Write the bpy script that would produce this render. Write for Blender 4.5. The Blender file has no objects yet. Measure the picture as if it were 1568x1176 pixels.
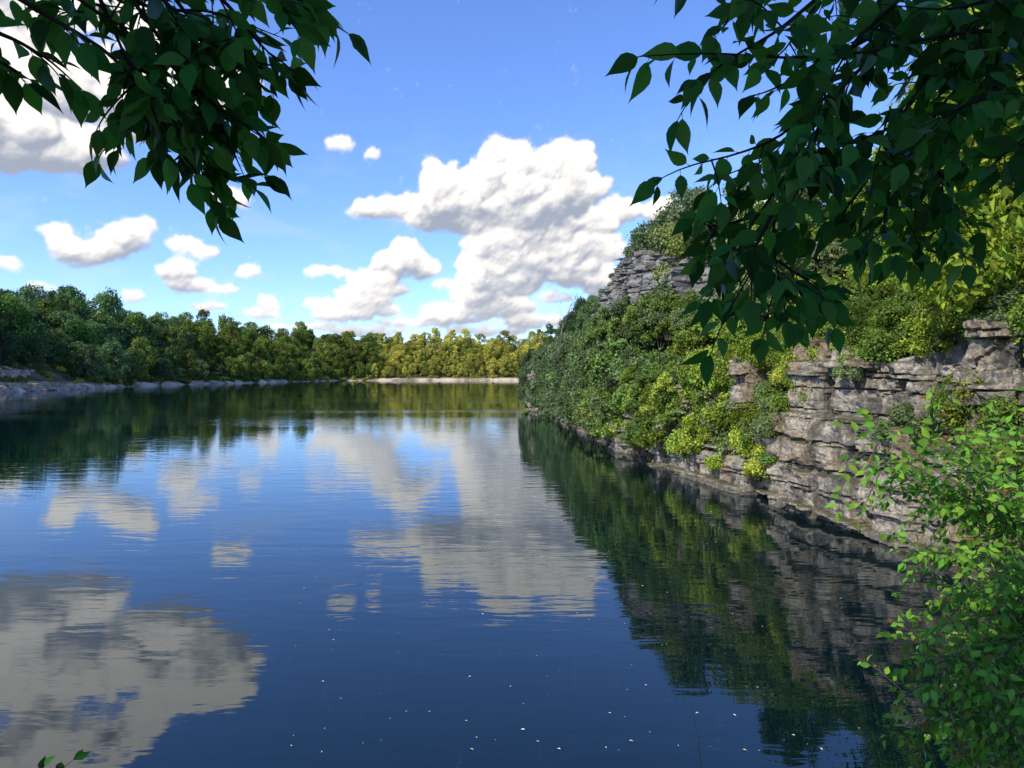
import bpy, math, random
import numpy as np
from mathutils import Vector
random.seed(7); rng=np.random.default_rng(7)
scene=bpy.context.scene
scene.view_settings.view_transform='Standard'
scene.view_settings.look='None'
scene.view_settings.exposure=0
EYE=5.0; F=1045.0
SUN=np.array([-0.56,-0.50,0.64]); SUN/=np.linalg.norm(SUN)

def spot(bx,by,d):
    """world point at distance d ahead of the viewpoint, sighted on the survey photo grid"""
    return np.array([(bx-784)/F*d, d, EYE+(574-by)/F*d])

# ------------------------------------------------------------------ helpers
def sstep(a,b,x):
    t=np.clip((x-a)/(b-a),0,1); return t*t*(3-2*t)
def hash2(i,j,seed=0):
    v=np.sin(i*127.1+j*311.7+seed*74.7)*43758.5453
    return v-np.floor(v)
def vnoise(x,y,seed=0):
    xi=np.floor(x); yi=np.floor(y); fx=x-xi; fy=y-yi
    fx=fx*fx*(3-2*fx); fy=fy*fy*(3-2*fy)
    a=hash2(xi,yi,seed);b=hash2(xi+1,yi,seed);c=hash2(xi,yi+1,seed);d=hash2(xi+1,yi+1,seed)
    return (a*(1-fx)+b*fx)*(1-fy)+(c*(1-fx)+d*fx)*fy
def fbm(x,y,o=4,seed=0):
    s=0;a=.5
    for k in range(o):
        s=s+a*vnoise(x*2**k,y*2**k,seed+k); a*=.5
    return s
def nrmz(v): return v/np.maximum(np.linalg.norm(v,axis=-1,keepdims=True),1e-9)

class MB:
    def __init__(s): s.v=[];s.l=[];s.st=[];s.m=[];s.nv=0;s.nl=0
    def add(s,verts,loops,tot,mat=0):
        verts=np.asarray(verts,float).reshape(-1,3); loops=np.asarray(loops,int); tot=np.asarray(tot,int)
        s.v.append(verts); s.l.append(loops+s.nv)
        st=np.concatenate([[0],np.cumsum(tot)[:-1]])+s.nl
        s.st.append(st); s.m.append(np.full(len(tot),mat)); s.nv+=len(verts); s.nl+=len(loops)
    def tube(s,pts,rad,n=6,mat=0):
        pts=np.asarray(pts,float); m=len(pts)
        t=nrmz(np.gradient(pts,axis=0)); ref=np.array([0.31,0.2,0.93])
        a=nrmz(np.cross(t,ref)); b=np.cross(t,a)
        ang=np.arange(n)*2*np.pi/n
        V=pts[:,None]+np.asarray(rad)[:,None,None]*(np.cos(ang)[None,:,None]*a[:,None]+np.sin(ang)[None,:,None]*b[:,None])
        L=[]
        for i in range(m-1):
            for j in range(n):
                k=(j+1)%n; L+= [i*n+j,i*n+k,(i+1)*n+k,(i+1)*n+j]
        s.add(V.reshape(-1,3),L,[4]*((m-1)*n),mat)
    def leaves(s,tmpl,pos,d,nr,size,mat=1):
        tv,tl,tt=tmpl; N=len(pos)
        if N==0:return
        d=nrmz(d); sd_=nrmz(np.cross(d,nr)); up=np.cross(sd_,d)
        V=pos[:,None]+size[:,None,None]*(tv[None,:,0:1]*sd_[:,None]+tv[None,:,1:2]*d[:,None]+tv[None,:,2:3]*up[:,None])
        K=len(tv); L=(np.arange(N)[:,None]*K+np.asarray(tl)[None]).ravel()
        s.add(V.reshape(-1,3),L,np.tile(tt,N),mat)
    def mesh(s,name,mats,smooth=False):
        me=bpy.data.meshes.new(name)
        v=np.concatenate(s.v);l=np.concatenate(s.l);st=np.concatenate(s.st);m=np.concatenate(s.m)
        me.vertices.add(len(v));me.loops.add(len(l));me.polygons.add(len(st))
        me.vertices.foreach_set('co',v.ravel().astype(np.float32))
        me.loops.foreach_set('vertex_index',l.astype(np.int32))
        me.polygons.foreach_set('loop_start',st.astype(np.int32))
        me.polygons.foreach_set('material_index',m.astype(np.int32))
        me.polygons.foreach_set('use_smooth',np.full(len(st),smooth))
        for mt in mats: me.materials.append(mt)
        me.update(calc_edges=True); return me
def obj(name,me,parent=None,loc=None,color=None):
    o=bpy.data.objects.new(name,me); scene.collection.objects.link(o)
    if parent: o.parent=parent
    if loc is not None:o.location=loc
    if color is not None:o.color=(*color,1)
    return o
def empty(name):
    return obj(name,None)

Q=(np.array([[0,-.5,0],[.33,-.02,.07],[0,.5,-.03],[-.33,.02,.07]]),[0,1,2,3],[4])
SL=(np.array([[0,0,0],[.27,.4,.09],[0,1,-.12],[-.27,.4,.09]]),[0,1,2,0,2,3],[3,3])
def near_leaf():
    ys=[0,.1,.25,.42,.6,.76,.88,1.0]; w=[0,.12,.22,.245,.185,.095,.03,0]
    zc=[-.22*y*y for y in ys]
    V=[[0,ys[i],zc[i]] for i in range(8)]
    V+=[[w[i],ys[i],zc[i]+w[i]*.3] for i in range(1,7)]+[[-w[i],ys[i],zc[i]+w[i]*.3] for i in range(1,7)]
    L=[0,8,1, 0,1,14];T=[3,3]
    for i in range(1,6):
        L+=[i,7+i,8+i,i+1, i,i+1,14+i,13+i];T+=[4,4]
    L+=[6,13,7, 6,7,19];T+=[3,3]
    return (np.array(V),L,T)
NL=near_leaf()

# ------------------------------------------------------------------ materials
def newmat(name):
    m=bpy.data.materials.new(name);m.use_nodes=True;nt=m.node_tree;nt.nodes.clear();return m,nt
class G:
    def __init__(s,nt):s.nt=nt
    def n(s,t,**k):
        nd=s.nt.nodes.new(t)
        for a,b in k.items(): setattr(nd,a,b)
        return nd
    def L(s,a,b): s.nt.links.new(a,b)
    def math(s,op,a,b=None,c=None,clamp=False):
        nd=s.n('ShaderNodeMath',operation=op,use_clamp=clamp)
        for i,x in enumerate((a,b,c)):
            if x is None: continue
            if isinstance(x,(int,float)): nd.inputs[i].default_value=x
            else: s.L(x,nd.inputs[i])
        return nd.outputs[0]
    def mix(s,f,a,b,bt='MIX'):
        nd=s.n('ShaderNodeMix',data_type='RGBA',blend_type=bt)
        for i,x in ((0,f),(6,a),(7,b)):
            if isinstance(x,(int,float)): nd.inputs[i].default_value=x
            elif isinstance(x,tuple): nd.inputs[i].default_value=(*x,1) if len(x)==3 else x
            else: s.L(x,nd.inputs[i])
        return nd.outputs[2]
    def noise(s,vec,scale,detail=4,rough=.55,dist=0):
        nd=s.n('ShaderNodeTexNoise');nd.inputs['Scale'].default_value=scale;nd.inputs['Detail'].default_value=detail
        nd.inputs['Roughness'].default_value=rough;nd.inputs['Distortion'].default_value=dist
        if vec is not None:s.L(vec,nd.inputs['Vector'])
        return nd.outputs[0]
    def mapr(s,x,a,b,c=0,d=1,st='SMOOTHSTEP'):
        nd=s.n('ShaderNodeMapRange',interpolation_type=st)
        s.L(x,nd.inputs[0])
        for i,v in ((1,a),(2,b),(3,c),(4,d)): nd.inputs[i].default_value=v
        return nd.outputs[0]
    def vmul(s,v,k):
        nd=s.n('ShaderNodeVectorMath',operation='MULTIPLY');s.L(v,nd.inputs[0]);nd.inputs[1].default_value=k;return nd.outputs[0]

def leafmat(name,base=None,trans=.3,gloss=.0,rough=.45,var=.55,red=0.0,use_obj=True):
    m,nt=newmat(name);g=G(nt)
    geo=g.n('ShaderNodeNewGeometry')
    if use_obj: col=g.n('ShaderNodeObjectInfo').outputs['Color']
    else:
        rgb=g.n('ShaderNodeRGB');rgb.outputs[0].default_value=(*base,1);col=rgb.outputs[0]
    r=geo.outputs['Random Per Island']
    k=g.math('MULTIPLY_ADD',r,var*2,1-var)
    hsv=g.n('ShaderNodeHueSaturation');g.L(col,hsv.inputs['Color']);g.L(k,hsv.inputs['Value'])
    hsv.inputs['Hue'].default_value=.5
    g.L(g.math('MULTIPLY_ADD',g.math('FRACT',g.math('MULTIPLY',r,19.7)),-.045,.52),hsv.inputs['Hue'])
    c=hsv.outputs[0]
    if red>0:
        rr=g.math('FRACT',g.math('MULTIPLY',r,37.3))
        c=g.mix(g.math('MULTIPLY',g.math('GREATER_THAN',rr,1-red),.75),c,(.28,.09,.04))
    d=g.n('ShaderNodeBsdfDiffuse');t=g.n('ShaderNodeBsdfTranslucent')
    g.L(c,d.inputs[0])
    g.L(g.mix(1.0,c,(1.3,1.35,.6),'MULTIPLY'),t.inputs[0])
    m1=g.n('ShaderNodeMixShader');m1.inputs[0].default_value=trans;g.L(d.outputs[0],m1.inputs[1]);g.L(t.outputs[0],m1.inputs[2])
    sh=m1.outputs[0]
    if gloss>0:
        gl=g.n('ShaderNodeBsdfGlossy');gl.inputs['Roughness'].default_value=rough;gl.inputs[0].default_value=(.6,.65,.6,1)
        fr=g.n('ShaderNodeFresnel');fr.inputs[0].default_value=1.4
        m2=g.n('ShaderNodeMixShader');g.L(g.math('MULTIPLY',fr.outputs[0],gloss*2),m2.inputs[0]);g.L(sh,m2.inputs[1]);g.L(gl.outputs[0],m2.inputs[2]);sh=m2.outputs[0]
    out=g.n('ShaderNodeOutputMaterial');g.L(sh,out.inputs[0]);return m
M_leaf=leafmat('foliage_leaf',trans=.3,var=.6)
M_over=leafmat('overhanging_leaf',base=(.040,.130,.024),trans=.5,gloss=.08,rough=.45,var=.65,use_obj=False)
M_bush=leafmat('bank_shrub_leaf',base=(.14,.30,.032),trans=.35,gloss=.10,var=.55,red=.05,use_obj=False)

def barkmat(name,c1,c2):
    m,nt=newmat(name);g=G(nt);tc=g.n('ShaderNodeTexCoord')
    nz=g.noise(g.vmul(tc.outputs['Object'],(6,6,1.2)),4,3)
    b=g.n('ShaderNodeBsdfDiffuse')
    g.L(g.mix(nz,c1,c2),b.inputs[0])
    out=g.n('ShaderNodeOutputMaterial');g.L(b.outputs[0],out.inputs[0]);return m
M_bark=barkmat('bark',(.05,.04,.03),(.16,.13,.10))
M_twig=barkmat('dark_twig',(.015,.014,.010),(.04,.033,.025))
M_bare=barkmat('bare_wood',(.17,.15,.13),(.28,.25,.22))

def rockmat(name,light=(.60,.52,.40),mid=(.31,.28,.235),dark=(.075,.07,.062),warm=(.42,.29,.16),moss=1.0,sc=1.0,dk=.7):
    m,nt=newmat(name);g=G(nt);tc=g.n('ShaderNodeTexCoord');P=g.vmul(tc.outputs['Object'],(sc,sc,sc))
    n1=g.noise(P,.45,4,.6); n2=g.noise(g.vmul(P,(1,1,2.6)),1.1,5,.7); n3=g.noise(g.vmul(P,(1.6,1.6,.3)),.7,4,.65); n4=g.noise(P,6,6,.75)
    c=g.mix(g.mapr(n2,.40,.58),mid,light)
    c=g.mix(g.mapr(n3,.50,.62,0,dk),c,dark)
    c=g.mix(g.mapr(n1,.50,.62,0,.6),c,warm)
    c=g.mix(g.mapr(n4,.35,.62),c,g.mix(1.0,c,(.52,.52,.52),'MULTIPLY'))
    sx=g.n('ShaderNodeSeparateXYZ');g.L(tc.outputs['Object'],sx.inputs[0])
    wl=g.mapr(sx.outputs[2],.5,.05); c=g.mix(g.math('MULTIPLY',wl,.5*moss),c,(.10,.09,.07))
    geo=g.n('ShaderNodeNewGeometry');sn=g.n('ShaderNodeSeparateXYZ');g.L(geo.outputs['Normal'],sn.inputs[0])
    ms=g.math('MULTIPLY',g.mapr(sn.outputs[2],.5,.9),g.mapr(n1,.30,.5)); c=g.mix(g.math('MULTIPLY',ms,.85*moss),c,(.085,.085,.035))
    b=g.n('ShaderNodeBsdfDiffuse');g.L(c,b.inputs[0])
    bp=g.n('ShaderNodeBump');bp.inputs['Strength'].default_value=1;bp.inputs['Distance'].default_value=.12
    g.L(g.math('ADD',n4,n2),bp.inputs['Height']);g.L(bp.outputs[0],b.inputs['Normal'])
    out=g.n('ShaderNodeOutputMaterial');g.L(b.outputs[0],out.inputs[0]);return m
M_rock=rockmat('limestone')
M_rockg=rockmat('grey_limestone',(.44,.42,.39),(.25,.24,.23),(.07,.07,.065),(.26,.23,.18),moss=.5)
M_rock2=rockmat('distant_limestone',(.70,.52,.40),(.46,.35,.27),(.22,.17,.14),(.50,.35,.23),moss=.3,sc=.35)

def groundmat():
    m,nt=newmat('ground_soil');g=G(nt);tc=g.n('ShaderNodeTexCoord');P=tc.outputs['Object']
    n1=g.noise(P,.15,4,.6);n2=g.noise(P,2.5,4,.6)
    c=g.mix(g.mapr(n2,.35,.65),(.035,.05,.018),(.09,.10,.035)); c=g.mix(g.mapr(n1,.5,.65),c,(.14,.12,.07))
    sx=g.n('ShaderNodeSeparateXYZ');g.L(P,sx.inputs[0])
    beach=g.math('MULTIPLY',g.mapr(sx.outputs[2],3.0,1.4),g.mapr(sx.outputs[1],120,200))
    c=g.mix(beach,c,g.mix(g.mapr(g.noise(P,.06,4,.7),.4,.6),(.58,.46,.32),(.22,.17,.11)))
    b=g.n('ShaderNodeBsdfDiffuse');g.L(c,b.inputs[0])
    out=g.n('ShaderNodeOutputMaterial');g.L(b.outputs[0],out.inputs[0]);return m
M_ground=groundmat()

def watermat():
    m,nt=newmat('lake_water');g=G(nt);tc=g.n('ShaderNodeTexCoord');P=tc.outputs['Object']
    a=g.noise(g.vmul(P,(.40,1.3,1)),1.0,2,.5,.5); b_=g.noise(g.vmul(P,(.9,3.4,1)),1.5,2,.5,.6); big=g.noise(g.vmul(P,(.012,.05,1)),1,2,.5)
    patch=g.mapr(big,.40,.62,.40,1.5)
    h=g.math('ADD',g.math('MULTIPLY',a,1.0),g.math('MULTIPLY',b_,.22))
    h=g.math('MULTIPLY',h,patch)
    bp=g.n('ShaderNodeBump');bp.inputs['Strength'].default_value=1;bp.inputs['Distance'].default_value=.0095;g.L(h,bp.inputs['Height'])
    df=g.n('ShaderNodeBsdfDiffuse');df.inputs[0].default_value=(.0008,.0085,.010,1)
    gl=g.n('ShaderNodeBsdfGlossy');gl.inputs[0].default_value=(.90,.96,1,1);gl.inputs['Roughness'].default_value=.002
    g.L(bp.outputs[0],gl.inputs['Normal'])
    fr=g.n('ShaderNodeFresnel');fr.inputs[0].default_value=1.64;g.L(bp.outputs[0],fr.inputs['Normal'])
    ms=g.n('ShaderNodeMixShader');g.L(fr.outputs[0],ms.inputs[0]);g.L(df.outputs[0],ms.inputs[1]);g.L(gl.outputs[0],ms.inputs[2])
    out=g.n('ShaderNodeOutputMaterial');g.L(ms.outputs[0],out.inputs[0]);return m
M_water=watermat()

# ------------------------------------------------------------------ lake outline and terrain
LAKE=np.array([(0,3),(-30,-2),(-80,0),(-130,40),(-160,110),(-142,187),(-150,227),(-163,290),(-165,373),(-155,480),(-146,570),(-120,590),(-60,605),(0,600),(60,590),(110,500),(90,300),(60,160),(30,115),(8,103),
 (1.9,96.8),(4,90),(5.66,68.75),(6.7,45),(7.66,37),(9.8,28.9),(10.1,25.4),(11.1,21.2),(11.5,16.8),(11.3,13),(9.0,9),(5.8,6.4),(3.5,4.6)],float)
def sdist(x,y):
    p=np.stack([x,y],-1); A=LAKE;B=np.roll(LAKE,-1,0)
    dm=np.full(x.shape,1e9);ins=np.zeros(x.shape,bool)
    for a,b in zip(A,B):
        ab=b-a; t=np.clip(((p-a)@ab)/(ab@ab),0,1)
        q=p-(a+t[...,None]*ab); dm=np.minimum(dm,np.hypot(q[...,0],q[...,1]))
        c=((a[1]>y)!=(b[1]>y))
        with np.errstate(divide='ignore',invalid='ignore'):
            xx=(b[0]-a[0])*(y-a[1])/(b[1]-a[1])+a[0]
        ins^=(c&(x<xx))
    return np.where(ins,-dm,dm)
CY=[8,16,22,27,34,45,60,80,97,110]; CH=[4.2,6.1,6.0,5.8,4.4,4.0,6.0,7.5,5.5,4]
KY=[8,20,30,42,55,68,82,100];       KK=[.35,.5,.75,.95,1.7,1.8,1.2,.6]
PY=[8,30,45,60,75,85,97,110];       PH=[14,16,15.0,14.2,11.5,9.5,7.5,6]
def height(x,y):
    x=np.asarray(x,float);y=np.asarray(y,float)
    d=sdist(x,y)
    n=fbm(x*.12+9,y*.12,4,3)-.5; n2=fbm(x*.9,y*.9,3,5)-.5
    c=np.interp(y,CY,CH);k=np.interp(y,KY,KK);P=np.interp(y,PY,PH)
    hr=-.7+(c+.6)*sstep(1.7,2.8,d)+np.minimum(k*np.maximum(d-2.2,0)*(1+.5*n),(P-c)+.05*np.maximum(d,0))+n2*.5*sstep(2.5,4,d)
    R=sstep(5,11,y)*sstep(170,120,y)*sstep(-25,0,x)
    hn=3.35*sstep(.1,1.6,d)+.05*np.maximum(d,0)*sstep(6,20,d)
    far=sstep(430,540,y); n3=fbm(x*.018+3,y*.018,3,13)-.45
    hl=(1-far)*(2.2*sstep(0,4,d)+4.2*sstep(9,15,d)+np.minimum(.44*np.maximum(d-14,0),19+24*n3))+far*(2.6*sstep(0,7,d)+np.minimum(.42*np.maximum(d-8,0),25+14*n3))
    hl=hl*(1+.2*n)
    N=sstep(60,10,y)*(1-R)*sstep(-110,-60,x)
    h=R*hr+(1-R)*(N*hn+(1-N)*hl)
    return np.where(d<0,np.maximum(d*1.2,-5)-.05,h)
def steps(lo,hi,s0,far,smid,flo,fhi,g=1.12):
    v=list(np.arange(lo,hi+1e-6,s0)); s=s0
    while v[-1]<fhi: s=min(s*g,smid); v.append(v[-1]+s)
    while v[-1]<far: s*=1.3; v.append(v[-1]+s)
    s=s0;w=[]; c=lo
    while c>flo: s=min(s*g,smid); c-=s; w.append(c)
    while c>-far: s*=1.3; c-=s; w.append(c)
    return np.array(w[::-1]+v)
gx=steps(-4,36,.6,5000,3.5,-230,140); gy=steps(-4,110,.6,5000,3.5,-60,680)
X,Y=np.meshgrid(gx,gy); Z=height(X,Y)
nx,ny=len(gx),len(gy)
idx=np.arange(nx*ny).reshape(ny,nx)
quads=np.stack([idx[:-1,:-1],idx[:-1,1:],idx[1:,1:],idx[1:,:-1]],-1).reshape(-1,4)
mb=MB();mb.add(np.stack([X,Y,Z],-1),quads.ravel(),np.full(len(quads),4))
obj('ground',mb.mesh('ground',[M_ground],True))
mb=MB();mb.add([(-240,-8,0),(150,-8,0),(150,640,0),(-240,640,0)],[0,1,2,3],[4]);obj('lake_water',mb.mesh('lake_water',[M_water]))

# ------------------------------------------------------------------ cliffs
def cliff(name,path,ds,dz,topf,base,mat,lean=.12,rough=1.0,depth=4,side=1,seed=0,bmin=.5,bmax=2.4,tmin=.12,tmax=.48):
    path=np.array(path,float); seg=np.hypot(*np.diff(path,axis=0).T); cs=np.concatenate([[0],np.cumsum(seg)])
    s=np.arange(0,cs[-1],ds); px=np.interp(s,cs,path[:,0]); py=np.interp(s,cs,path[:,1])
    w=max(3,int(2.5/ds)); ker=np.ones(w)/w
    sm=lambda a: np.convolve(np.pad(a,w,mode='reflect',reflect_type='odd'),ker,'same')[w:-w]
    px=sm(px);py=sm(py)
    tx=np.gradient(px);ty=np.gradient(py);l=np.hypot(tx,ty);nx_=-ty/l*side*-1;ny_=tx/l*side*-1
    top=topf(py)*(1+.26*(fbm(s*.25,s*0,3,seed)-.5)*2)
    v=np.arange(-.9,top.max()+depth,dz)
    S,Vv=np.meshgrid(s,v); T=np.broadcast_to(top,S.shape)
    z=np.minimum(Vv,T); ext=np.maximum(Vv-T,0)
    rs=np.random.default_rng(seed+1)
    th=np.where(rs.random(80)<.55,rs.uniform(tmin,tmax*.45,80),rs.uniform(tmax*.7,tmax*2.1,80))
    wob=.22*np.sin(S*.21+1)+.45*(fbm(S*.35,z*.25,4,seed+20)-.5)
    bounds=np.cumsum(th)-2; lay=np.searchsorted(bounds,z+wob)
    lw=rs.uniform(bmin,bmax,90)[lay]; ph=rs.uniform(0,9,90)[lay]; lo=(rs.random(90)**2.2*.36)[lay]
    q=(S+ph)/lw+1.3*vnoise(S*.9,z*.8,seed+4); b=np.floor(q); fb=q-b
    fade=sstep(.32,.56,fbm(S*.5,z*.6,3,seed+50))
    off=hash2(lay,b,seed)**1.6*.32*(.3+.7*fade)+lo
    edge=np.minimum(fb,1-fb)*lw
    off+= .20*(edge<.045)*(hash2(lay,b,seed+3)>.55)*fade
    dd=np.abs(z+wob-bounds[np.clip(lay,0,79)]); off+=.17*(dd<.04)*(.35+.65*fade)
    jq=S/1.9+.6*vnoise(S*.5,z*.5,seed+33)+.8*vnoise(S*.2,z*0,seed+35); jf=np.abs(jq-np.round(jq))*1.7
    off+=.38*(jf<.06)*(hash2(np.round(jq),0*jq,seed+2)>.45)
    J=np.floor(jq); off+=(hash2(J,np.floor((z+wob)/1.7),seed+9)>.68)*.45
    off+=(hash2(J,0*J,seed+12)-.5)*.6
    r1=1-2*np.abs(fbm(S*.9,z*1.2,4,seed+60)-.5)
    off+=(fbm(S*.13,z*.05,3,seed+7)-.5)*1.9+(fbm(S*1.7,z*1.7,5,seed+8)-.5)*.6+(r1-.8)*.35
    off=off*rough+lean*np.maximum(z,0)+ext
    z=z+base+(ext>0)*(.3*(fbm(S*.8,ext*.8,3,seed+2)-.5))
    Xc=px[None]+nx_[None]*off;Yc=py[None]+ny_[None]*off
    m,n=S.shape;idx=np.arange(m*n).reshape(m,n)
    q=np.stack([idx[:-1,:-1],idx[:-1,1:],idx[1:,1:],idx[1:,:-1]],-1).reshape(-1,4)
    mb=MB();mb.add(np.stack([Xc,Yc,z],-1),q.ravel(),np.full(len(q),4))
    return obj(name,mb.mesh(name,[mat],False))
rp=[(9.5,10),(11.3,13),(11.5,16.8),(11.1,21.2),(10.1,25.4),(9.8,28.9),(7.66,37),(6.7,45),(5.66,68.75),(4,90),(1.9,96.8),(5,101),(12,106)]
cliff('limestone_cliff',rp,.055,.04,lambda y:np.interp(y,CY,CH)+.15,0,M_rock,seed=3,lean=.05)
cliff('upper_limestone_cliff',[(17,36),(13.2,44),(10.2,51),(8.7,58),(8.4,66),(8.8,74)],.12,.08,lambda y:np.interp(y,[36,44,52,66,74],[2.0,3.8,5.0,4.6,1.5]),10.0,M_rockg,seed=11,lean=.28,bmin=.5,bmax=1.8,tmin=.2,tmax=.6,rough=1.6)
cliff('far_rock_ledge',[(-151,150),(-142,187),(-150,227),(-157,262)],.5,.25,lambda y:np.interp(y,[150,225,262],[2.8,2.6,.8]),0,M_rock2,side=-1,seed=21,bmin=2,bmax=6,tmin=.4,tmax=1.0,rough=2.,lean=.8)
cliff('far_rock_terrace',[(-164,160),(-154,187),(-162,227),(-172,260)],.5,.3,lambda y:y*0+4.8,2.6,M_rock2,side=-1,seed=25,bmin=2,bmax=6,tmin=.5,tmax=1.3,rough=2.,lean=.5)

# ------------------------------------------------------------------ vegetation prototypes
def clump_leaves(mb,centers,radii,nleaf,size,tm=Q,flat=.8,mat=1,inner=.3):
    centers=np.array(centers);radii=np.array(radii)
    p=radii**2;p/=p.sum();ci=rng.choice(len(centers),nleaf,p=p)
    u=nrmz(rng.normal(size=(nleaf,3))+np.array([0,0,.25]))
    rr=radii[ci]*(1-inner*rng.random(nleaf)**1.5)*(1+.12*rng.normal(size=nleaf))
    pos=centers[ci]+u*rr[:,None]*np.array([1,1,flat])
    nr=nrmz(u+.65*rng.normal(size=(nleaf,3))+np.array([0,0,.3]))
    d=np.cross(nr,rng.normal(size=(nleaf,3)))
    mb.leaves(tm,pos,d,nr,size*rng.uniform(.6,1.4,nleaf),mat)
def tree_mesh(name,H,R,nclump,nleaf,size,trunk_r,low=.25,tm=Q,shape=1.0):
    mb=MB()
    lean=rng.normal(size=2)*.04*H
    tp=np.array([[0,0,-.8],[0,0,H*.15],[lean[0]*.5,lean[1]*.5,H*.45],[lean[0],lean[1],H*.85]])
    mb.tube(tp,[trunk_r*1.25,trunk_r,trunk_r*.7,trunk_r*.2],6)
    C=[];Rr=[]
    for i in range(nclump):
        t=low+(1-low)*(i+.5)/nclump
        prof=math.sin(math.pi*min(1,(t-low)/(1-low)*.82+.16))**.6*shape
        a=i*2.4+rng.random()*.9; rad=R*prof*rng.uniform(.35,1.0)
        rc=R*rng.uniform(.18,.40)
        c=np.array([math.cos(a)*rad+lean[0]*t,math.sin(a)*rad+lean[1]*t,H*t-rc*.6+rng.normal()*.03*H])
        C.append(c);Rr.append(rc)
        s0=np.array([lean[0]*t*.6,lean[1]*t*.6,H*max(.12,t*.62)])
        mid=(s0+c)/2+np.array([0,0,.05*H])
        mb.tube([s0,mid,c],[trunk_r*.35,trunk_r*.2,trunk_r*.06],4)
    clump_leaves(mb,C,Rr,nleaf,size,tm)
    clump_leaves(mb,C,np.array(Rr)*1.4,nleaf//7,size,tm)
    return mb.mesh(name,[M_bark,M_leaf])
def shrub_mesh(name,R,H,nclump,nleaf,size,tm=Q,sprays=10):
    mb=MB();C=[];Rr=[]
    for i in range(nclump):
        a=rng.random()*6.283;q=math.sqrt(rng.random());r=R*q*.9
        z=H*(1-q*q*.75)*rng.uniform(.3,1.0);rc=R*rng.uniform(.16,.36)
        c=np.array([math.cos(a)*r,math.sin(a)*r,z]);C.append(c);Rr.append(rc)
        mb.tube([[c[0]*.15,c[1]*.15,-.4],[c[0]*.5,c[1]*.5,z*.55],c+np.array([0,0,rc*.8])],[.03,.02,.006],4)
    clump_leaves(mb,C,Rr,nleaf,size,tm,inner=.5)
    clump_leaves(mb,C,np.array(Rr)*1.5,nleaf//6,size,tm)
    for i in range(sprays):
        a=rng.random()*6.283;el=rng.uniform(.3,1.4);d=np.array([math.cos(a)*math.cos(el),math.sin(a)*math.cos(el),math.sin(el)])
        p0=d*np.array([R,R,H])*.55;l=R*rng.uniform(.55,.95);tt=np.linspace(0,1,6)[:,None]
        pts=p0+d*l*tt+np.array([0,0,-.25*l])*tt**2; mb.tube(pts,np.linspace(.012,.004,6),3)
        k=max(8,nleaf//140);f=rng.random(k);p=p0+d*l*f[:,None]+np.array([0,0,-.25*l])*f[:,None]**2+rng.normal(size=(k,3))*size*.6
        nr=nrmz(rng.normal(size=(k,3))+np.array([0,0,1.]));mb.leaves(tm,p,np.cross(nr,rng.normal(size=(k,3))),nr,size*rng.uniform(.6,1.2,k),1)
    return mb.mesh(name,[M_bark,M_leaf])
farT=[tree_mesh('broadleaf_far',rng.uniform(13,18),rng.uniform(4.4,6.8),rng.integers(16,26),3000,.72,.28,low=.22) for _ in range(7)]
farS=[shrub_mesh('bush_far',2.6,3.2,12,900,.5) for _ in range(3)]
midT=[tree_mesh('broadleaf_mid',rng.uniform(5.5,8.5),rng.uniform(2.0,3.0),20,6500,.22,.11,low=.2) for _ in range(5)]
midS=[shrub_mesh('bush_mid',1.4,2.2,14,3400,.19) for _ in range(4)]
nearS=[shrub_mesh('bush_near',1.35,2.1,14,6500,.13,tm=SL) for _ in range(5)]
nearT=[tree_mesh('sapling_near',rng.uniform(5,6.5),rng.uniform(1.9,2.6),20,9500,.16,.08,low=.2,tm=SL) for _ in range(4)]

def rotz(o,s,sz=None):
    o.rotation_euler=(rng.normal()*.08,rng.normal()*.08,rng.random()*6.283);sz=sz or s
    o.scale=(s*rng.uniform(.85,1.2),s*rng.uniform(.85,1.2),sz*rng.uniform(.85,1.25))
def mixc(a,b,t): return tuple(np.array(a)*(1-t)+np.array(b)*t)
GREEN=(.088,.170,.040);DEEP=(.046,.102,.046);OLIVE=(.18,.21,.045);YEL=(.50,.46,.09);LIME=(.26,.34,.038);GREY=(.17,.22,.12)

forest=empty('distant_forest')
P=rng.uniform([-330,120],[190,760],(60000,2)); D=sdist(P[:,0],P[:,1]); far=P[:,1]>500
ok=(D>3)&(D<75)&(P[:,0]<P[:,1]*.05+12)&(P[:,0]>-P[:,1]*.9-40)
ok&=np.where((P[:,1]<265)&(P[:,0]<0),D>18,D>np.where(far&(P[:,0]>-100),10,3.2))
P=P[ok];D=D[ok]
cell={};cnt=0
for (x,y),d in zip(P,D):
    sp=6.6 if d<40 else 9
    kx,ky=int(x//sp),int(y//sp)
    if any(math.hypot(x-a,y-b)<sp*.86 for i in (-1,0,1) for j in (-1,0,1) for a,b in cell.get((kx+i,ky+j),[])): continue
    cell.setdefault((kx,ky),[]).append((x,y))
    z=float(height(x,y));t=rng.random()
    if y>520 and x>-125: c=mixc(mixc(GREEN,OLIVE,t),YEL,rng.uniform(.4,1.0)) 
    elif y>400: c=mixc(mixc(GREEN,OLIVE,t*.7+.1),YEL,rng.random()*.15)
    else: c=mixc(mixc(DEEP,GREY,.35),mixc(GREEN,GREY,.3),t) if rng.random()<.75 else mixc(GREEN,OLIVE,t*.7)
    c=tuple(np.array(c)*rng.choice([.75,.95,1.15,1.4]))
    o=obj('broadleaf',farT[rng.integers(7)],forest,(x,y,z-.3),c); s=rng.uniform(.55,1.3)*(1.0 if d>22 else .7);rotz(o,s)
    if rng.random()<.08: o.scale[2]*=1.3
    cnt+=1
bush=empty('shoreline_bushes')
P=rng.uniform([-200,130],[40,650],(26000,2));D=sdist(P[:,0],P[:,1])
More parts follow.
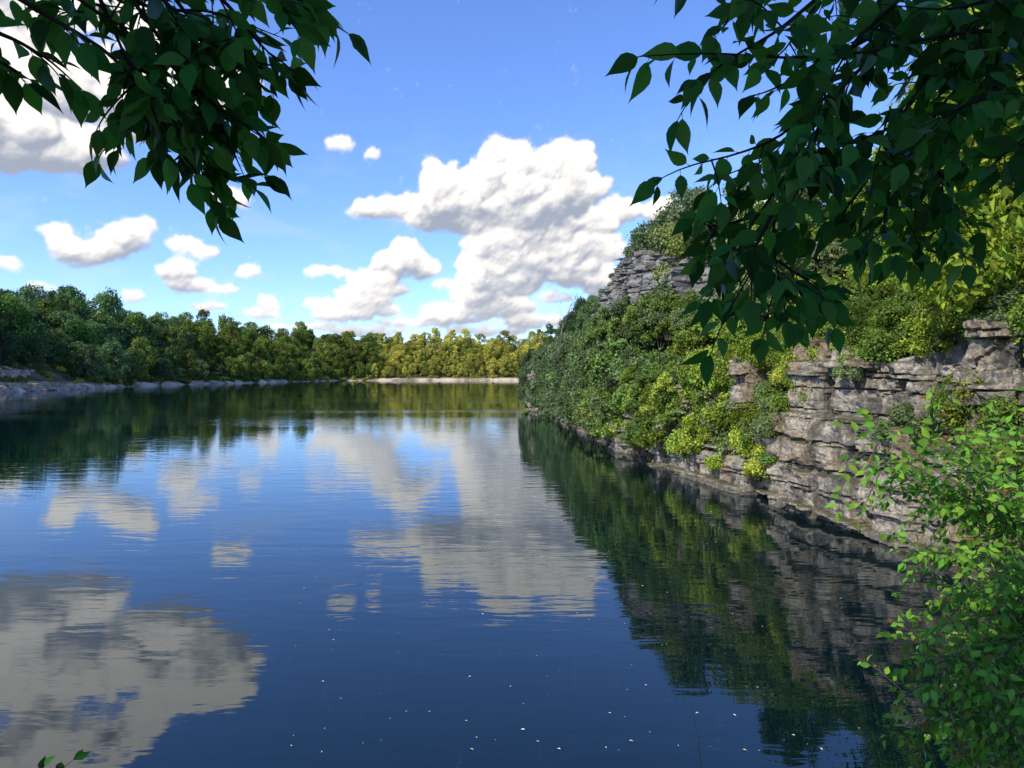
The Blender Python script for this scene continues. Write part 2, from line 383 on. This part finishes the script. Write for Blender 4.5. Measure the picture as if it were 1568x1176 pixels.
for (x,y),d in zip(P,D):
    if d<1.0 or d>19 or x>y*.05+8: continue
    isf=y>520 and x>-100
    if rng.random()>(.2 if y<265 else .32): continue
    if isf and d<6: continue
    if y<255 and d<7 and rng.random()<.85: continue
    t=rng.random()
    c=mixc(OLIVE,YEL,t) if (y<310 and rng.random()<.7) or y>520 else mixc(GREEN,OLIVE,t)
    o=obj('bush',farS[rng.integers(3)],bush,(x,y,float(height(x,y))-.2),c);rotz(o,rng.uniform(.3,.75 if y<265 else 1.1))
print('forest',cnt)

hill=empty('hillside_foliage')
P=np.stack([rng.uniform(0,60,26000),rng.uniform(9,112,26000)],1);D=sdist(P[:,0],P[:,1]);HZ=height(P[:,0],P[:,1])
cell={};c1=0
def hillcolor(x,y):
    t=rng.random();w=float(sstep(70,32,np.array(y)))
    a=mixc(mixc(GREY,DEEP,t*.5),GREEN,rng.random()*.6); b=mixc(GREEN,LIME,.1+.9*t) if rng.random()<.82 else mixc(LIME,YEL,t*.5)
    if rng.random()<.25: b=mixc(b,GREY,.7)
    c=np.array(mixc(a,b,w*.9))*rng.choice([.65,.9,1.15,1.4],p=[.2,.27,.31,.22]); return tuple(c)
for (x,y),d,z in zip(P,D,HZ):
    if d<2.3 or x>y*.82+6: continue
    if d>28: continue
    big=rng.random()<.35
    sp=(1.5 if y<34 else 2.0)*(1.25 if big else .95)
    if d>12: sp*=1.4
    kx,ky=int(x//2.5),int(y//2.5)
    if any(math.hypot(x-a,y-b)<sp*.85 for i in (-1,0,1) for j in (-1,0,1) for a,b in cell.get((kx+i,ky+j),[])): continue
    if 44<y<68 and 8.0<x<11.0 and rng.random()<.8: continue
    if y<19 and d<3.4 and rng.random()<.6: continue
    cell.setdefault((kx,ky),[]).append((x,y));c1+=1
    tree=big and d>4.5 or (y>66 and rng.random()<.35)
    if 40<y<68 and x<10: tree=False
    if tree:
        me=midT[rng.integers(5)] if y>32 else nearT[rng.integers(4)]; s=rng.uniform(.55,.95)
        if y>75: s*=.8
    else: me=(nearS[rng.integers(5)] if y<30 else midS[rng.integers(4)]); s=rng.uniform(.45,1.1)*(1.0 if y<40 else 1.15)
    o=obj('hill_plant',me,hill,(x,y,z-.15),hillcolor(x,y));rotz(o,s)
for i in range(70):
    y=rng.uniform(42,68);x=np.interp(y,[42,51,58,66],[11.6,8.6,7.5,7.2])+rng.uniform(-.4,1.0)
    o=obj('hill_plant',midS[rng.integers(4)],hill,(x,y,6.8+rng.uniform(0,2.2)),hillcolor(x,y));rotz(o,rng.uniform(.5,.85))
rpA=np.array(rp)
for i in range(1150):
    y=rng.uniform(12,99); 
    if y<25 and rng.random()<.88: continue
    if y>25 and fbm(np.array(y*.45),np.array(2.),2,77)>.50 and rng.random()<.75: continue
    x0=np.interp(y,rpA[1:11,1],rpA[1:11,0]); c=float(np.interp(y,CY,CH))
    z=rng.uniform(.7 if y>27 else 2.6,c+.8); d=.1+.10*z+rng.uniform(0,.9)
    s=rng.uniform(.35,.8)*(1 if y<45 else 1.5)
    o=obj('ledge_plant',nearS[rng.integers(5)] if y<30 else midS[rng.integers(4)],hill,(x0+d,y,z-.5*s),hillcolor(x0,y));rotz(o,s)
for i in range(56):
    y=rng.uniform(13,28);x0=np.interp(y,rpA[1:11,1],rpA[1:11,0])
    o=obj('lip_plant',nearS[rng.integers(5)],hill,(x0+rng.uniform(1.1,2.6),y,float(np.interp(y,CY,CH))-.2+rng.uniform(-.3,.3)),hillcolor(x0,y));rotz(o,rng.uniform(.3,.7))
print('hill',c1)
def one(name,me,x,y,s,c,dz=0,sz=None):
    o=obj(name,me,None,(x,y,float(height(x,y))-.2+dz),c);rotz(o,s,sz);return o
one('cliff_top_tree',midT[0],10.8,58,.85,GREY,dz=.3)
one('cliff_top_tree',midT[2],12.5,57,.85,mixc(GREY,GREEN,.4))
one('cliff_top_tree',midT[3],6.4,77,.8,GREY)
one('cliff_top_tree',midT[1],13.5,52,.9,GREY)
for (x,y,s,k) in ((14.2,17.5,1.45,0),(15.2,21,1.5,1),(17.5,22.5,1.7,2),(13.9,20.3,1.1,3),(19.5,26,1.7,0)):
    one('hillside_tree',nearT[k],x,y,s,mixc(LIME,GREEN,rng.random()*.5))

mb=MB()
def grow(p,d,r,l,n):
    pts=[p];
    for k in range(4): d=nrmz(d+rng.normal(size=3)*.16);pts.append(pts[-1]+d*l/4)
    mb.tube(pts,np.linspace(r,r*.5,5),5)
    if n>0:
        for k in range(3): grow(pts[rng.integers(2,5)],nrmz(d+rng.normal(size=3)*.5+np.array([0,0,.2])),r*.5,l*.68,n-1)
grow(np.array([0,0,0.]),np.array([0,0,1.]),.13,3.2,4)
obj('bare_tree',mb.mesh('bare_tree',[M_bare]),None,(5.6,80,8.0))

# ------------------------------------------------------------------ overhanging branches
def smooth_path(pts,n):
    pts=np.array(pts,float);t=np.linspace(0,1,len(pts));tt=np.linspace(0,1,n)
    out=np.stack([np.interp(tt,t,pts[:,k]) for k in range(3)],1)
    for _ in range(max(1,n//8)):
        out[1:-1]=(out[:-2]+out[1:-1]*2+out[2:])/4
    return out
def leafy(mb,path,r0,spacing,size,tips=True,side=1.0,droop=.45,start=.12,tm=NL,face=np.array([0,-.8,.45])):
    L=np.concatenate([[0],np.cumsum(np.linalg.norm(np.diff(path,axis=0),axis=1))])
    mb.tube(path,np.linspace(r0,.0012,len(path)),5,0)
    s=L[-1]*start;k=0;pos=[];dr=[];nr=[];sz=[]
    while s<L[-1]:
        i=min(len(path)-2,int(np.searchsorted(L,s)-1)); i=max(i,0)
        t=nrmz(path[i+1]-path[i]);f=(s-L[i])/max(L[i+1]-L[i],1e-6);p=path[i]*(1-f)+path[i+1]*f
        sd_=nrmz(np.cross(t,face+rng.normal(size=3)*.4))*(1 if k%2 else -1)
        d=nrmz(t*.55+sd_*.75*side+np.array([0,0,-droop])+rng.normal(size=3)*.28)
        st=p+d*size*.18
        mb.tube([p,st],[.0012,.0008],3,0)
        pos.append(st);dr.append(d);nr.append(nrmz(face+rng.normal(size=3)*.8));sz.append(size*rng.uniform(.55,1.25))
        s+=spacing*rng.uniform(.75,1.3);k+=1
    t=nrmz(path[-1]-path[-2]);pos.append(path[-1]);dr.append(nrmz(t+np.array([0,0,-.4])));nr.append(nrmz(face+rng.normal(size=3)*.4));sz.append(size*1.1)
    mb.leaves(tm,np.array(pos),np.array(dr),np.array(nr),np.array(sz),1)
def limb(mb,line,d0,d1,r0,size,sub,sublen,spacing,sprd=1.0):
    n=len(line);ds=np.linspace(d0,d1,n)
    pts=smooth_path([spot(a,b,d) for (a,b),d in zip(line,ds)],14)
    leafy(mb,pts,r0,spacing,size)
    for k in range(sub):
        i=rng.integers(2,11);p=pts[i];t=nrmz(pts[min(i+1,13)]-pts[i-1])
        d=nrmz(t*.6+rng.normal(size=3)*.55*sprd+np.array([0,0,-.1]));l=sublen*rng.uniform(.5,1.2)
        q=[p,p+d*l*.5,p+d*l*.85+np.array([0,0,-.08*l]),p+d*l+np.array([0,0,-.18*l])]
        leafy(mb,smooth_path(q,7),r0*.45,spacing*.9,size*.95,start=.2)
LT=[[(-60,-60),(60,20),(170,80),(230,150),(270,220),(295,280)],
 [(-60,30),(30,65),(80,95),(130,140)],[(160,-60),(240,50),(300,140),(370,190),(415,220)],
 [(280,-60),(360,20),(400,70),(445,115)],[(230,150),(205,190),(180,235)],[(300,140),(345,200),(375,270)],
 [(240,-60),(370,-20),(460,10),(535,55)],[(-60,-30),(-20,20),(0,95)],[(130,-60),(170,30),(200,100),(225,180)],
 [(280,50),(340,80),(400,100),(455,110)],[(240,160),(320,200),(430,220)],[(270,210),(320,255),(390,290)],
 [(60,-60),(120,0),(180,40),(260,70)],[(200,-60),(250,0),(310,60),(370,120)],[(190,40),(220,120),(250,200),(245,250)],
 [(-20,-60),(60,-20),(140,10),(230,20)],[(230,60),(270,110),(330,160),(380,180)],[(200,-60),(300,-30),(400,-20),(470,30)],[(190,80),(225,130),(280,180),(330,225)],
 [(-60,60),(-20,85),(20,105),(50,125)],[(120,-60),(230,20),(330,20),(430,60)],[(200,100),(260,130),(290,190),(335,275)],[(240,-40),(300,40),(350,100),(400,160)]]
mb=MB()
for i,l in enumerate(LT):
    d=1.45+.06*(i%6); limb(mb,l,d-.1,d+.12,.006,.076,(4 if l[-1][0]>240 else 3) if i not in(1,7,19) else 1,.13,.028)
tr=np.array([-2.6,-1.6,3.0])
mb.tube(smooth_path([tr+[0,0,-1],tr+[.1,.1,2],tr+[.3,.6,4.2],tr+[.2,.6,6.5]],10),np.linspace(.2,.09,10),9,0)
mb.tube(smooth_path([tr+[.25,.5,3.6],spot(-300,-560,1.0),spot(40,-150,1.45),spot(250,-60,1.5)],14),np.linspace(.06,.008,14),7,0)
mb.tube(smooth_path([spot(-300,-560,1.0),spot(-160,-200,1.3),spot(-60,-60,1.4)],10),np.linspace(.02,.006,10),6,0)
def shade_crown(mb,center,rad,n,size):  # unseen leaf mass, added to cast shade on the overhanging branches
    u=nrmz(rng.normal(size=(n,3)))*(rng.random((n,1))**.4)*np.array(rad);p=np.array(center)+u
    keep=(p[:,1]<.2)|(((p[:,2]-EYE)/np.maximum(p[:,1],.01))>.75); p=p[keep]
    nr=nrmz(rng.normal(size=p.shape)*.6+SUN);mb.leaves(SL,p,np.cross(nr,rng.normal(size=p.shape)),nr,size*rng.uniform(.7,1.3,len(p)),1)
for t in (2.8,4.0):
    shade_crown(mb,np.array([-1.0,1.55,5.8])+SUN*t,(1.2,1.0,.8),1900,.16)  # added out of view, sunward of the left branches, to shade them
obj('overhanging_tree',mb.mesh('overhanging_tree',[M_twig,M_over],True))
RT=[[(1640,60),(1480,45),(1350,80),(1220,95),(1120,85),(1040,85),(975,90)],
 [(1640,-60),(1400,-20),(1250,-20),(1130,-40),(1030,-20)],[(1350,80),(1250,160),(1190,215),(1120,240),(1050,255),(1000,280)],
 [(1250,160),(1210,260),(1160,330),(1110,400),(1085,460)],[(1210,260),(1180,350),(1190,420),(1205,490)],
 [(1640,130),(1450,180),(1350,240),(1290,300)],[(1450,180),(1420,270),(1395,340),(1410,390)],[(1640,160),(1590,190),(1565,240)],
 [(1400,-20),(1300,70),(1235,190)],[(1500,-60),(1450,60),(1400,150),(1330,210)],[(1600,-40),(1530,80),(1490,170),(1460,240)],
 [(1160,330),(1095,350),(1070,400)],[(1190,400),(1235,430),(1260,450)],[(1350,240),(1310,300),(1275,345)],
 [(1250,0),(1190,50),(1120,90),(1070,125)],
 [(1640,90),(1540,130),(1480,160),(1400,200)],[(1640,20),(1560,40),(1500,100),(1440,120)],[(1400,0),(1360,60),(1300,120),(1280,180)],
 [(1600,-60),(1480,0),(1380,40),(1290,60)],[(1235,190),(1170,240),(1130,290)],[(1420,270),(1440,320),(1440,365)],[(1180,330),(1150,390),(1150,460)],[(1640,-20),(1540,0),(1440,20),(1340,10)],[(1330,60),(1240,110),(1180,140),(1150,150)],
 [(1640,-60),(1560,-20),(1480,60),(1420,90)],[(1500,100),(1440,160),(1400,230),(1370,260)],[(1300,-60),(1240,20),(1200,80),(1160,110)],[(1450,-60),(1380,30),(1330,90),(1270,110)],
 [(1300,120),(1250,190),(1240,260),(1210,310)],[(1400,150),(1360,200),(1300,220),(1260,260)],[(1180,-60),(1140,0),(1110,40),(1090,60)],
 [(1350,240),(1360,300),(1350,350),(1370,390)],[(1400,230),(1450,280),(1455,330),(1430,400)],[(1200,300),(1160,390),(1120,460)]]
mb=MB()
for i,l in enumerate(RT):
    d=1.75+.08*(i%7); limb(mb,l,d+.1,d-.1,.006,.084,5 if l[-1][0]>1150 else 3,.17,.034)
tr=np.array([3.4,-.6,3.2])
mb.tube(smooth_path([tr+[0,0,-1],tr+[-.1,.1,2],tr+[-.2,.6,4.2],tr+[-.5,.6,6.5]],10),np.linspace(.22,.1,10),9,0)
mb.tube(smooth_path([tr+[-.1,.4,3.2],spot(2000,-260,1.5),spot(1640,-60,1.85),spot(1500,-60,1.9)],14),np.linspace(.06,.012,14),7,0)
mb.tube(smooth_path([spot(2000,-260,1.5),spot(1760,60,1.8),spot(1640,60,1.9)],14),np.linspace(.03,.01,14),7,0)
for t in (2.6,3.8):
    shade_crown(mb,np.array([.95,1.85,5.75])+SUN*t,(1.2,.95,.8),1700,.16)  # same added shade leaves, out of view, for the right branches
obj('overhanging_tree',mb.mesh('overhanging_tree',[M_twig,M_over],True))

# ------------------------------------------------------------------ shrub on the near bank
mb=MB(); root=np.array([5.0,5.2,2.6])
TIPS=[(1290,650),(1330,690),(1380,730),(1375,1030),(1440,930),(1390,1065),(1450,1130),(1300,700),(1340,650),(1400,660),(1450,700),(1420,780),(1480,850),(1440,1000),(1480,1080),(1500,1170),(1440,960),(1400,1100),(1430,1170),(1420,1050)]
for i in range(135):
    if i<len(TIPS): tip=spot(*TIPS[i],rng.uniform(4.6,5.3))
    elif i%5<3: tip=spot(rng.uniform(1430,1720),rng.uniform(860,1220),rng.uniform(4.2,5.6))
    else: tip=spot(rng.uniform(1400,1700),rng.uniform(640,900),rng.uniform(4.8,6.2))
    r=root+rng.normal(size=3)*np.array([.25,.3,.3]); mid=(r+tip)/2+np.array([.15,0,.35+.2*rng.random()])
    path=smooth_path([r,mid,tip],12); leafy(mb,path,.008,.05,.085,start=.3,droop=.2,face=np.array([-.3,-.4,.8]))
    for k in range(11):
        j=rng.integers(4,12);d=nrmz(path[min(j+1,11)]-path[j-1]+rng.normal(size=3)*.6);l=rng.uniform(.2,.45)
        leafy(mb,smooth_path([path[j],path[j]+d*l*.6,path[j]+d*l+np.array([0,0,-.05])],5),.004,.038,.072,start=.15,droop=.2,face=np.array([-.3,-.4,.8]))
obj('bank_shrub',mb.mesh('bank_shrub',[M_bark,M_bush],True))
mb=MB()
leafy(mb,smooth_path([spot(60,1290,3.2),spot(70,1200,3.2),spot(110,1165,3.2)],8),.004,.05,.07,start=.3)
leafy(mb,smooth_path([spot(60,1290,3.2),spot(40,1210,3.2),spot(62,1175,3.2)],8),.004,.05,.06,start=.3)
obj('bank_sprig',mb.mesh('bank_sprig',[M_twig,M_over],True))
mb=MB();mb.tube(smooth_path([spot(1078,1230,5),spot(1073,1150,5),spot(1066,1110,5),spot(1060,1088,5)],8),np.linspace(.008,.003,8),5)
obj('dead_stalk',mb.mesh('dead_stalk',[M_bare]))
n=170;y=9+21*rng.random(n)**1.8;x=(rng.random(n)*1.15-.45)*y*.75
p=np.stack([x,y,np.full(n,.006)],1);nr=np.tile([0,0,1.],(n,1));ang=rng.random(n)*6.28
m,nt=newmat('floating_fleck');g=G(nt);b=g.n('ShaderNodeBsdfPrincipled');gg=g.n('ShaderNodeNewGeometry');g.L(g.mix(gg.outputs['Random Per Island'],(.5,.42,.2),(.7,.7,.65)),b.inputs[0]);out=g.n('ShaderNodeOutputMaterial');g.L(b.outputs[0],out.inputs[0])
mb=MB();mb.leaves(SL,p,np.stack([np.cos(ang),np.sin(ang),ang*0],1),nr,.02+.05*rng.random(n)**3,0);obj('floating_leaves',mb.mesh('floating_leaves',[m]))

# ------------------------------------------------------------------ cumulus clouds on a distant shell, light and shade painted into emitted colour
BL=[(770,258,42,40),(735,285,46,34),(872,252,44,36),(830,275,55,38),(675,282,36,30),(700,312,65,36),(800,318,95,48),(880,295,42,42),(635,318,52,22),(585,318,50,19),(548,325,26,11),(660,338,48,18),(790,348,105,28),(740,340,80,25),
(775,385,75,34),(850,375,60,24),(765,428,75,30),(735,452,52,22),(700,484,62,15),(765,470,66,18),(800,410,55,32),(730,412,35,20),
(915,345,34,24),(950,322,32,22),(1010,322,36,20),(922,382,42,26),(890,420,64,24),(930,438,46,24),(820,492,55,13),(870,395,34,22),(850,455,30,10),
(622,385,30,22),(605,402,42,26),(645,410,36,19),(572,430,46,17),(545,450,38,13),(595,445,42,12),(498,466,40,10),(525,482,54,12),(575,475,46,10),(560,462,46,14),
(522,222,26,13),(572,238,14,6),(85,355,30,16),(100,384,33,20),(135,392,36,19),(195,362,46,25),(215,348,32,16),(160,383,38,17),(120,400,40,12),
(285,376,34,13),(312,386,28,9),(270,415,35,19),(292,437,48,13),(346,443,25,9),(382,417,22,11),(12,405,34,11),(205,455,20,13),(412,464,16,15),(400,480,30,9),(60,440,30,7),(320,470,34,7),
(80,225,120,44),(10,190,95,75),(60,110,150,80),(180,80,120,70),(320,130,70,60),(60,0,210,80),(240,190,100,34),(352,304,36,17),(1150,330,80,24),(500,415,44,8),(640,495,70,8),(460,500,60,7),(560,508,70,8),(740,508,80,8),(670,470,30,7),(680,435,18,9)]
ST=math.radians(.085); AZ=np.arange(math.radians(-58),math.radians(58),ST); EL=np.arange(math.radians(.2),math.radians(46),ST)
nA,nE=len(AZ),len(EL)
Hm=np.full((nE,nA),-1e3)
def ras(a,e,r,z0,ry=None):
    ry=ry or r
    i0=max(0,int((e-ry-EL[0])/ST));i1=min(nE,int((e+ry-EL[0])/ST)+2);j0=max(0,int((a-r-AZ[0])/ST));j1=min(nA,int((a+r-AZ[0])/ST)+2)
    if i1<=i0 or j1<=j0:return
    dx=(AZ[None,j0:j1]-a)/r;dy=(EL[i0:i1,None]-e)/ry;q=1-dx*dx-dy*dy
    v=np.where(q>0,z0+min(r,ry)*np.sqrt(np.maximum(q,0)),-1e3)
    Hm[i0:i1,j0:j1]=np.maximum(Hm[i0:i1,j0:j1],v)
rc=np.random.default_rng(5)
def puff(a,e,rx,ry,z,lev):
    ras(a,e,rx*.9,z,ry*.9)
    if lev==0:return
    n=[0,8,14][lev]
    for k in range(n):
        th=rc.uniform(-.2,math.pi+.2) if rc.random()<.8 else rc.uniform(math.pi,2*math.pi)
        q=rc.uniform(.35,.88); m=min(rx,ry); r=m*rc.uniform(.24,.46)
        puff(a+rx*q*math.cos(th),e+ry*q*math.sin(th)*(1 if math.sin(th)>0 else .6),r*1.1,r,z+m*math.sqrt(max(0,1-q*q))*.8,lev-1)
for (cx,cy,rx,ry) in BL:
    u=(cx-784)/F;v=(574-cy)/F;az=math.atan2(u,1);el=math.atan2(v,math.sqrt(1+u*u))
    puff(az,el,rx/F*math.cos(az)**2,ry/F*math.cos(az),0,2)
def blur(a,r):
    r=int(r)
    for _ in range(2):
        for ax in (0,1):
            p=np.pad(a,[(r+1,r) if k==ax else (0,0) for k in (0,1)],mode='edge');c=np.cumsum(p,axis=ax)
            n=2*r+1
            a=(np.take(c,range(n,c.shape[ax]),axis=ax)-np.take(c,range(0,c.shape[ax]-n),axis=ax))/n
    return a
AA,EE=np.meshgrid(np.arange(nA,dtype=float),np.arange(nE,dtype=float))
wx=(fbm(AA/11,EE/11,4,41)-.47)*8;wy=(fbm(AA/11,EE/11,4,47)-.47)*7
ii=np.clip(np.rint(EE+wy),0,nE-1).astype(int);jj=np.clip(np.rint(AA+wx),0,nA-1).astype(int)
mask=(Hm>-100).astype(float); hmin=np.where(Hm>-100,Hm,0)/ST
mask=mask[ii,jj];hh=hmin[ii,jj]
fine=fbm(AA/5,EE/5,4,61)-.47; med=fbm(AA/14,EE/14,4,67)-.47
ms=blur(mask,1); soft=blur(mask,5)
hiL=(sstep(math.radians(11),math.radians(17),EL)[:,None])*(sstep(math.radians(-17),math.radians(-24),AZ)[None,:])
holes=sstep(.56,.72,fbm(AA/34+5,EE/20,4,71))*hiL*sstep(math.radians(17),math.radians(21),EL)[:,None]
alpha=sstep(.18,.95,ms*.4+soft*.70+fine*.6+med*.6-holes*.7)
def lam(h,k):
    gy,gx=np.gradient(h); n=np.stack([-gx*k,-gy*k,np.ones_like(gx)],-1);n=nrmz(n);return n@nrmz(np.array([-.40,.78,.48]))
l=.36*lam(blur(hh,1)+fine*4+med*7,.7)+.38*lam(blur(hh,3)+med*5,1.0)+.42*lam(blur(hh,9),1.3)
wide=blur(alpha,10); sh=lambda k:np.roll(wide,-k,axis=0)
under=np.clip(.5*sh(12)+.5*sh(28)-.9*np.roll(wide,16,axis=0),0,1)
depth_in=sstep(.85,1.0,blur(alpha,14))
ao=np.clip((blur(hh,5)-blur(hh,1))/8,-.6,.6)
lit=.57+.50*l-.58*under-.20*depth_in-.24*ao+.20*med+hiL*(.16+1.2*(fbm(AA/40,EE/26,4,75)-.47))  # sunlit tops and shaded undersides of the clouds, painted as colour
lit=sstep(.15,.95,lit)
c0=np.array([.38,.43,.54]);c1_=np.array([1.28,1.20,1.12])
hz=np.exp(-np.degrees(EL)/4.5)[:,None,None]
col=c0*(1-lit[...,None])+c1_*lit[...,None]
col=col*(1-.5*hz)+np.array([.90,.91,.93])*.5*hz
print('lit mean',lit[alpha>.8].mean())
al2=.45*sstep(.45,.75,fbm(AA/70,EE/9,4,83))*np.exp(-((np.degrees(EL)-3.2)/2.6)**2)[:,None]
al3=.14*sstep(.50,.72,fbm(AA/60+3,EE/22,5,93))*np.exp(-((np.degrees(EL)-10)/7)**2)[:,None]
al2=np.maximum(al2,al3)  # thin haze veils, painted into the cloud sheet as pale colour
tot=1-(1-alpha)*(1-al2); wgt=(alpha/np.maximum(tot,1e-4))[...,None]; col=col*wgt+np.array([.85,.88,.93])*(1-wgt)
idx=np.arange(nE*nA).reshape(nE,nA)
q=np.stack([idx[:-1,:-1],idx[:-1,1:],idx[1:,1:],idx[1:,:-1]],-1).reshape(-1,4)
keep=(tot.ravel()[q].max(1)>.01);q=q[keep];used=np.unique(q);rem=np.full(nE*nA,-1);rem[used]=np.arange(len(used));q=rem[q]
Rr=4500.;A2,E2=np.meshgrid(AZ,EL)
V=np.stack([np.sin(A2)*np.cos(E2),np.cos(A2)*np.cos(E2),np.sin(E2)],-1).reshape(-1,3)[used]*Rr+np.array([0,0,EYE])
mb=MB();mb.add(V,q.ravel(),np.full(len(q),4))
m,nt=newmat('cumulus_cloud');g=G(nt);at=g.n('ShaderNodeAttribute',attribute_name='cloud')
em=g.n('ShaderNodeEmission');g.L(at.outputs['Color'],em.inputs[0]);tp=g.n('ShaderNodeBsdfTransparent')  # clouds emit their painted light and shade; no lamp lights them
mx=g.n('ShaderNodeMixShader');g.L(at.outputs['Alpha'],mx.inputs[0]);g.L(tp.outputs[0],mx.inputs[1]);g.L(em.outputs[0],mx.inputs[2])
out=g.n('ShaderNodeOutputMaterial');g.L(mx.outputs[0],out.inputs[0])
try: m.cycles.emission_sampling='NONE'
except Exception as e: print(e)
me=mb.mesh('sky_clouds',[m],True)
ca=me.color_attributes.new('cloud','FLOAT_COLOR','POINT')
ca.data.foreach_set('color',np.concatenate([col.reshape(-1,3)[used],tot.reshape(-1,1)[used]],1).astype(np.float32).ravel())
obj('sky_clouds',me)
print('cloud faces',len(q))

w=bpy.data.worlds.new("World");scene.world=w;w.use_nodes=True;nt=w.node_tree;nt.nodes.clear();g=G(nt)
sky=g.n('ShaderNodeTexSky',sky_type='NISHITA');sky.sun_disc=False
sky.sun_elevation=math.asin(SUN[2]);sky.sun_rotation=math.atan2(SUN[0],SUN[1])
sky.air_density=1.0;sky.dust_density=.1;sky.ozone_density=1.8
bs=g.n('ShaderNodeBackground');bs.inputs[1].default_value=.15
g.L(g.mix(1.0,sky.outputs[0],(.95,1.20,1.80),'MULTIPLY'),bs.inputs[0])
wo=g.n('ShaderNodeOutputWorld');g.L(bs.outputs[0],wo.inputs[0])
sl=bpy.data.lights.new('sun','SUN');sl.energy=5;sl.angle=math.radians(.5);sl.color=(1,.93,.80)
so=obj('sun',sl);so.rotation_euler=Vector(-SUN).to_track_quat('-Z','Y').to_euler()

cam=bpy.data.cameras.new('camera');cam.sensor_width=36;cam.lens=F/1568*36;cam.clip_end=12000;cam.clip_start=.05
co=obj('camera',cam,None,(0,0,EYE));co.rotation_euler=(math.radians(90)-14/F,0,0)
scene.camera=co
